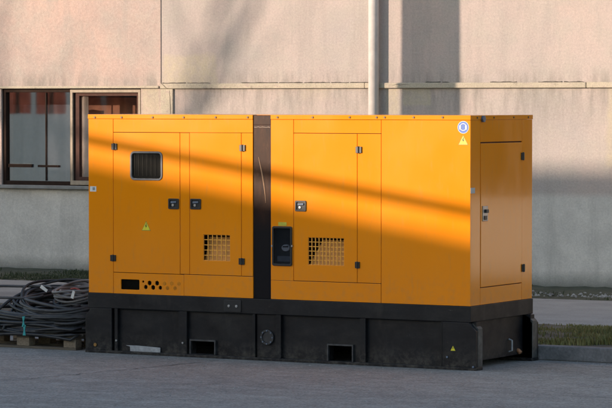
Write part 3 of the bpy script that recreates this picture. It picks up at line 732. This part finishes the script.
# a few short hairline cracks filled with dark mortar
for (ax, az, n_, dx, dz, yy_) in ((JX+.03, TZ1-.002, 6, .02, -.014, -.0465), (wx(171), TZ0-.02, 9, .002, -.05, -.031), (wx(388), TZ1-.03, 8, .05, .001, -.0465)):
    bm = bmesh.new(); q = [(ax+dx*i+random.uniform(-.006, .006), YW+yy_, az+dz*i+random.uniform(-.005, .005)) for i in range(n_)]; tube(bm, q, [.0015+.0025*math.sin(math.pi*(i+.4)/n_) for i in range(n_)], 5)
    link('mortar_crack', bm, simple('crack_mortar', (.12, .10, .08), .9), bld)
x = JX+.02; SEAL = simple('dark_sealant', (.10, .085, .07), .9)      # old sealant crumbling off the top of the string course
while x < 2:
    ln = random.uniform(.08, .6); n_ = 8
    if random.random() < .6:
        bm = bmesh.new(); tube(bm, [(x+ln*i/n_, YW-.004, TZ1+.003+random.uniform(-.002, .003)) for i in range(n_+1)], [.003+.007*random.random() for _ in range(n_+1)], 5); link('sealant', bm, SEAL, bld)
    x += ln+.03
# downpipe
bm = bmesh.new(); xp = F(373.6, 50, YW-.11)[0]; tube(bm, [(xp, YW-.11, .1), (xp, YW-.11, 4.3), (xp, YW-.11, 8.0)], .067, 24); dp = link('downpipe', bm, PIPEM, bld, smooth=True)
for z in (1.2, 3.9, 6.5):
    bm = bmesh.new(); tube(bm, [(xp, YW-.11, z), (xp, YW-.11, z+.03)], .073, 24); box(bm, xp-.02, xp+.02, YW-.05, YW, z, z+.03); link('pipe_bracket', bm, DULL, dp)
# windows
def window(x0, x1, z0, z1, yy, fm, pm, nm='window', split=.5):
    bm = bmesh.new(); t = .05
    slab(bm, x0+.002, x1-.002, z0+.001, z1-.001, yy+.06, yy+.13, [(x0+t, x0+(x1-x0)*split-t/2, z0+t, z1-t), (x0+(x1-x0)*split+t/2, x1-t, z0+t, z1-t)])
    f = link(nm, bm, fm, bld, bev=.004)
    bm = bmesh.new(); box(bm, x0+t*.6, x1-t*.6, yy+.095, yy+.10, z0+t*.6, z1-t*.6); link('pane', bm, pm, f); return f
mx = wx(72.5); t = .055; yy = YW-.03
fm1 = wx(78)
bm = bmesh.new(); slab(bm, w0+.002, w1-.002, wb+.001, wt-.001, yy+.05, yy+.14, [(w0+t, mx-t, wb+t, wt-.05), (mx+.03, w1-.03, wb+t, wt-.035)])
win = link('window', bm, BROWN, bld, bev=.005)
bm = bmesh.new(); box(bm, w0+.04, mx-.035, yy+.095, yy+.10, wb+.04, wt-.03); link('pane', bm, GLASS, win)
bm = bmesh.new(); slab(bm, mx-.028, w1-.008, wb+.012, wt-.014, yy+.015, yy+.049, [(mx+.012, w1-.045, wb+.07, wt-.055)]); cs = link('sash', bm, CREAM, win, bev=.004)
bm = bmesh.new(); slab(bm, mx+.014, w1-.047, wb+.07, wt-.056, yy+.055, yy+.12, [(mx+.095, w1-.09, wb+.12, wt-.10)]); link('inner_sash', bm, simple('reddish_brown_frame', (.08, .035, .025), .9), win, bev=.004)
bm = bmesh.new(); box(bm, mx+.06, w1-.06, yy+.098, yy+.102, wb+.1, wt-.08); link('pane', bm, GLASSR, win)
def curtain(x0, x1, z0, z1, y, m, parent, fold=.11):
    bm = bmesh.new(); n = max(8, int((x1-x0)/.02)); V = []
    for i in range(n+1):
        x = x0+(x1-x0)*i/n; yo = y+.025*math.sin(x/fold*6.28)+.01*math.sin(x*31)
        V.append((bm.verts.new((x, yo, z0)), bm.verts.new((x, yo, z1)), bm.verts.new((x, yo+.004, z0)), bm.verts.new((x, yo+.004, z1))))
    for a, b2 in zip(V, V[1:]): bm.faces.new([a[0], b2[0], b2[1], a[1]]); bm.faces.new([a[2], b2[2], b2[3], a[3]])
    return link('curtain', bm, m, parent, smooth=True)
curtain(mx-.16, mx+.05, wb+.05, wt, YW+.30, CURT, win)
bm = bmesh.new(); box(bm, mx-.6, w1+1.0, YW+.85, YW+.9, 0, wt-.12); link('partition', bm, simple('brown_partition', (.60, .26, .15), .8, var=.35, scale=4), bld)
curtain(w0-.45, mx-.30, wb-.1, wt-.22, YW+.5, simple('grey_curtain', (.40, .42, .45), .9), win, .25)
bm = bmesh.new(); box(bm, w0+.075, wx(30), yy+.07, yy+.094, wb+.24, wb+.285); box(bm, wx(36), wx(57), yy+.07, yy+.094, wb+.245, wb+.275); box(bm, wx(44)-.010, wx(44)+.006, yy+.078, yy+.094, wb+.06, wt-.055); link('security_bar', bm, BROWN, win)
window(NX0, NX1, wb-.05, TZ0, YW, BROWN, GLASSD); window(w0-4.2, w0-1.2, wb, wt, YW-.03, BROWN, GLASS)
for h in up_h:
    if h[0] > JX or h[0] < JX-2.7: window(*h, YW if h[0] > JX else YW-.03, BROWN, GLASS)

# ================================================================== CABLES ON A PALLET
pal = root('wooden_pallet', 'low weathered wooden pallet under the heap of cables', 'pallet')
PX0, PX1, PY0, PY1 = -5.34, -4.14, .10, .90
for y in (PY0, (PY0+PY1)/2-.05, PY1-.10):
    bm = bmesh.new(); box(bm, PX0, PX1, y, y+.10, .0, .022); link('bottom_board', bm, WOOD, pal, bev=.003)
    for x in (PX0, (PX0+PX1)/2-.07, PX1-.145):
        bm = bmesh.new(); box(bm, x+random.uniform(0, .01), x+.145, y-.003, y+.10, .0225, .10); link('block', bm, ENDW, pal, bev=.004)
for x in (PX0, (PX0+PX1)/2-.07, PX1-.145):
    bm = bmesh.new(); box(bm, x, x+.145, PY0, PY1, .1005, .122); link('stringer_board', bm, WOOD, pal, bev=.003)
for i in range(7):
    y = PY0+i*(PY1-PY0-.1)/6; bm = bmesh.new(); box(bm, PX0+random.uniform(-.01, .01), PX1+random.uniform(-.01, .01), y, y+.095, .1225, .143); link('deck_board', bm, WOOD, pal, bev=.003)
def coil(name, label, c, rx, ry, r, turns, z0, z1, tilt, seed, m, jit=.06, ends=True, ecc=0, group='cables heaped on the pallet'):
    rnd = random.Random(seed); pts = []; n = 40; N = int(turns*n)
    ph = [rnd.uniform(0, 6.28) for _ in range(8)]
    R_ = [(rnd.uniform(-jit, jit), rnd.uniform(-jit, jit), rnd.uniform(-1, 1), rnd.uniform(-1, 1)) for _ in range(int(turns)+3)]
    tx, ty = tilt
    for i in range(N+1):
        u = i/n; k = int(u); f = u-k; s = f*f*(3-2*f)
        j = [R_[k][q]*(1-s)+R_[k+1][q]*s for q in range(4)]
        a = 2*math.pi*u+ph[0]
        ex = rx*(1+j[0]+.05*math.sin(3*a+u*.7)); ey = ry*(1+j[1]+.05*math.sin(2*a+u*1.1))
        lx, ly = ex*math.cos(a), ey*math.sin(a)
        z = z0+(z1-z0)*(.5+.5*math.sin(u*1.9+ph[1]))*(.55+.45*i/N)+.02*math.sin(2*a+ph[2]+u)
        z += lx*math.sin(tx)*(1+.5*j[2])+ly*math.sin(ty)*(1+.5*j[3])
        x, y = c[0]+lx+.03*j[2], c[1]+ly+.03*j[3]
        pts.append((x, y, max(z, .145+r)))
    if ends:
        p = Vector(pts[-1]); d = (p-Vector(pts[-3])).normalized()
        for i in range(1, 9): pts.append(tuple(p+d*.04*i+Vector((0, -.003*i*i*.5, -.003*i*i)))) if p.z-.003*i*i > .16 else None
    bm = bmesh.new(); tube(bm, pts, r, 8); o = link(name, bm, m, smooth=True)
    tag(o, label, 'cable', group); return o, pts
CX = -4.70
c1, p1 = coil('power_cable', 'thick black cable coiled flat at the bottom of the heap, bound with teal tape', (CX-.06, .50), .58, .38, .019, 15, .165, .34, (0, .0), 3, RUBBER)
c1b, p1b = coil('power_cable', 'dark grey cable woven through the lower layer of the heap', (CX+.04, .52), .56, .40, .016, 11, .17, .36, (.03, .05), 5, RUBBER2)
c2, p2 = coil('power_cable', 'dark cable coil tilted toward the yard in the middle of the heap', (CX+.18, .50), .43, .34, .015, 15, .34, .47, (-.06, .22), 11, RUBBER2, .09)
c2b, p2b = coil('power_cable', 'thin black cable wound over the middle coil, bulging out to the left', (CX+.12, .50), .45, .33, .013, 9, .34, .50, (-.10, .26), 17, RUBBER, .12)
c3, p3 = coil('power_cable', 'pale grey cable in small loops on the very top of the heap', (CX+.33, .55), .25, .22, .012, 6, .50, .57, (.03, .22), 23, RUBBER3, .16)
c5, p5 = coil('power_cable', 'black cable looped beside the skid base at the right of the heap', (CX+.40, .62), .33, .3, .017, 7, .28, .52, (.03, .20), 31, RUBBER, .1)
lp = [(CX-.42+.30*math.cos(a)*(1.15 if math.cos(a) < 0 else 1.6), .42+.22*math.sin(a), .50+.055*math.sin(a+.2)+.012*math.sin(3*a)) for a in [R(25+i*9) for i in range(36)]]
bm = bmesh.new(); tube(bm, lp, .013, 8); tag(link('power_cable', bm, RUBBER2, smooth=True), 'single loose grey loop sticking out at the upper left of the heap', 'cable', 'cables heaped on the pallet')
bm = bmesh.new(); rr_ = random.Random(4)
q = [(CX-.62, .30, .30), (CX-.5, .12, .22)]
for k in range(4):
    y0 = .055+.012*k; z0 = .12+.028*k
    xs_ = [CX-.42+.105*i for i in range(10)]
    if k % 2: xs_ = xs_[::-1]
    q += [(x_, y0+.01*math.sin(x_*7+k)-.0, z0+.02*math.sin(x_*5+k*2)+rr_.uniform(-.004, .004)) for x_ in xs_]
    q.append((xs_[-1]+(.07 if not k % 2 else -.07), y0+.05, z0+.03))
q.append((CX+.55, .3, .35)) if len(q) % 2 else q.append((CX-.5, .3, .34))
tube(bm, q, .0145, 8); tag(link('power_cable', bm, RUBBER, smooth=True), 'black cable strands sagging over the front edge of the pallet', 'cable', 'cables heaped on the pallet')
# red lead
bm = bmesh.new(); q = [(CX+.30+.04*i, .40+.02*math.sin(i), .55+.012*math.sin(i*1.3)-.004*i) for i in range(12)]; tube(bm, q, .008, 8)
tag(link('red_lead', bm, REDCAB, smooth=True), 'thin red lead lying across the heap beside the orange canopy', 'cable', 'cables heaped on the pallet')
def band(name, P_, m, parent, r=.03, ln=.03):
    bm = bmesh.new(); P_ = Vector(P_); tube(bm, [P_+Vector((-ln, 0, 0)), P_+Vector((ln, 0, 0))], r, 10); return link(name, bm, m, parent)
# teal tape round the front strands, drawn in to a waist
xx, zz = F(28.5, 328, .12)
for k, dz in enumerate((.065, -.015)):
    bm = bmesh.new(); cxx = xx+.01*k
    prism(bm, [(cxx-.016, zz+dz-.05), (cxx+.020, zz+dz-.05), (cxx+.008, zz+dz), (cxx+.020, zz+dz+.05), (cxx-.012, zz+dz+.048), (cxx-.004, zz+dz)], .030, .040); link('tape_tie', bm, TEAL, c1, bev=.003)
for (px, py, rot, s) in ((46.5, 288.5, -.55, .042), (75.5, 294.5, 1.25, .036)):
    x, z = F(px, py, .20); bm = bmesh.new(); ca, sa = math.cos(rot), math.sin(rot)
    prism(bm, [(x+ca*a*s-sa*b2*.016, z+sa*a*s+ca*b2*.016) for a, b2 in ((-1, -1), (1, -.8), (1, .9), (-1, 1))], .155, .162); link('paper_tag', bm, simple('paper', (.62, .60, .56), .8), c2 if px < 50 else c5)

# ================================================================== ACROSS THE YARD (outside the frame: casts the shade, mirrored in the window)
nb = root('neighbouring_building', 'white house with red shutters and a tiled shed roof across the yard', 'building')
YB = -25.0
bm = bmesh.new(); slab(bm, -56, -27, 0, 9.0, YB-5.5, YB-.001, [(-45+1.16*i, -45+1.16*i+1.0, 1.95, 3.3) for i in range(15)])
link('wall', bm, FACADE, nb)
bm = bmesh.new(); box(bm, -56.3, -26.8, YB-5.7, YB+.2, 9.0, 9.2); link('roof', bm, ROOFM, nb, bev=.02)
bm = bmesh.new()
for i in range(15):
    x = -45+1.16*i
    box(bm, x+.02, x+.42, YB-.06, YB-.01, 1.93, 3.28); box(bm, x+.58, x+.98, YB-.06, YB-.01, 1.93, 3.28)
islands('shutter', bm, SHUT, nb, bev=.01)
bm = bmesh.new()
prism(bm, [(-26.995, 0), (-8, 0), (-8, 4.75), (-26.995, 7.85)], YB-8, YB); link('shed_wall', bm, simple('tarred_boards', (.035, .028, .022), .9, var=.4, scale=2), nb)
bm = bmesh.new(); prism(bm, [(-26.79, 7.83), (-7.6, 4.70), (-7.6, 4.86), (-26.79, 7.99)], YB-8.2, YB+.25); link('shed_roof', bm, ROOFM, nb)
bm = bmesh.new(); box(bm, -8, 6, YB-8, YB-7.7, 0, 3.4); link('yard_wall', bm, FACADE, nb)

# telephone cable with two posts; its soft shadow crosses the canopy
t = 17.0
def sp(x, z): return Vector((x, 0, z))+sd*t
a, b2 = sp(-3.93, 1.965), sp(0, 1.37); dr = (b2-a)/(b2.x-a.x)
pL = a+dr*(-34.0-a.x); pR = a+dr*(-7.5-a.x)
bm = bmesh.new(); pts = [pL+(pR-pL)*i/30 for i in range(31)]
tube(bm, pts, .052, 8); tag(link('overhead_cable', bm, LEADM), 'thick black overhead cable bundle strung across the yard between two posts', 'cable')
for P_, lb in ((pL, 'tall grey concrete post holding the upper end of the overhead cable'), (pR, 'shorter grey concrete post holding the lower end of the overhead cable')):
    bm = bmesh.new(); tube(bm, [(P_.x, P_.y, 0), (P_.x, P_.y, P_.z+.3)], [.17, .11], 12); box(bm, P_.x-.3, P_.x+.3, P_.y-.05, P_.y+.05, P_.z-.16, P_.z-.06)
    tag(link('utility_pole', bm, CONC), lb, 'pole')
# concrete pillar beside the pavement, throwing the broad upright shadow on the wall
sx0, sx1 = F(401.5, 40, YW)[0], F(460, 40, YW)[0]
tt = 6.6; q0 = Vector((sx0, YW, 0))+sd*tt; q1 = Vector((sx1, YW, 0))+sd*tt
mid = (q0+q1)/2; 
bm = bmesh.new(); dirv = Vector((math.cos(R(SUN_AZ)), -math.sin(R(SUN_AZ)), 0)); hw = (sx1-sx0)*math.cos(R(SUN_AZ))/2; nv = Vector((-dirv.y, dirv.x, 0))
def quad(k, z): return [bm.verts.new((mid.x+dirv.x*hw*k*a_+nv.x*.3*b_2, mid.y+dirv.y*hw*k*a_+nv.y*.3*b_2, z)) for a_, b_2 in ((-1, -1), (1, -1), (1, 1), (-1, 1))]
Q0, Q1 = quad(1.08, 0), quad(.96, 7.0)
bm.faces.new(Q0); bm.faces.new(Q1)
for i in range(4): j = (i+1) % 4; bm.faces.new([Q0[i], Q0[j], Q1[j], Q1[i]])
tag(link('concrete_pillar', bm, CONC, bev=.02), 'tall square concrete pillar on the pavement left of the window', 'pillar')
# bare tree before the white house: trunk mirrored in the window, limbs shading the wall softly
tr = root('bare_tree', 'leafless grey tree with thick limbs standing before the white house', 'tree')
TX, TY = -33.6, -20.5
BX = 2.9
bm = bmesh.new(); tube(bm, [(TX+BX, TY, 0), (TX+BX, TY, 2), (TX+BX-.6, TY+.1, 4), (TX+.6, TY, 6), (TX+.4, TY, 7)], [.22, .19, .16, .14, .13], 10); link('trunk', bm, BARK, tr, smooth=True)
bm = bmesh.new(); rt_ = random.Random(12)
def limb(p, d, r, n, depth):
    pts = [p]; rr = [r]
    for i in range(n):
        d = (d+Vector((rt_.uniform(-.25, .25), rt_.uniform(-.25, .25), rt_.uniform(-.02, .18)))).normalized(); p = p+d*.55; pts.append(p); rr.append(r*(1-.75*(i+1)/n))
        if depth and i > 0 and rt_.random() < .75:
            limb(p, (d+Vector((rt_.uniform(-1, 1), rt_.uniform(-.6, .6), rt_.uniform(-.1, .7)))).normalized(), rr[-1]*.6, max(3, n-2), depth-1)
    tube(bm, pts, rr, 6)
for (z, dx, dy, dz, r) in ((6.8, .75, 0, .75, .13), (6.8, -.5, .2, .9, .10), (6.0, 1.0, -.2, .5, .09), (5.2, -.9, .1, .6, .08)):
    limb(Vector((TX+.05+z*.05, TY, z)), Vector((dx, dy, dz)).normalized(), r, 8, 2)
link('crown', bm, BARK, tr, smooth=True)


# dark tar seam running across the asphalt before the skid base
def gpt(px, py): d = ray(px, py); return CAM+d*(-CAM.z/d.z)
A_, B_2 = gpt(20, 380), gpt(212, 361.5); bm = bmesh.new(); n_ = 60; prev = None; nrm = (B_2-A_).cross(Vector((0, 0, 1))).normalized()
for i in range(n_+1):
    p_ = A_+(B_2-A_)*(i/n_)+nrm*(.05*mnoise.noise((i*.21, 3, 0))+.02*mnoise.noise((i*.9, 8, 0))); wd = .004+.013*abs(mnoise.noise((i*.33, 1, 5)))
    cur = (bm.verts.new((p_.x-nrm.x*wd, p_.y-nrm.y*wd, .004)), bm.verts.new((p_.x+nrm.x*wd, p_.y+nrm.y*wd, .004)))
    if prev: bm.faces.new([prev[0], prev[1], cur[1], cur[0]])
    prev = cur
tag(link('road_seam', bm, simple('tar', (.10, .097, .095), .8)), kind='structure')
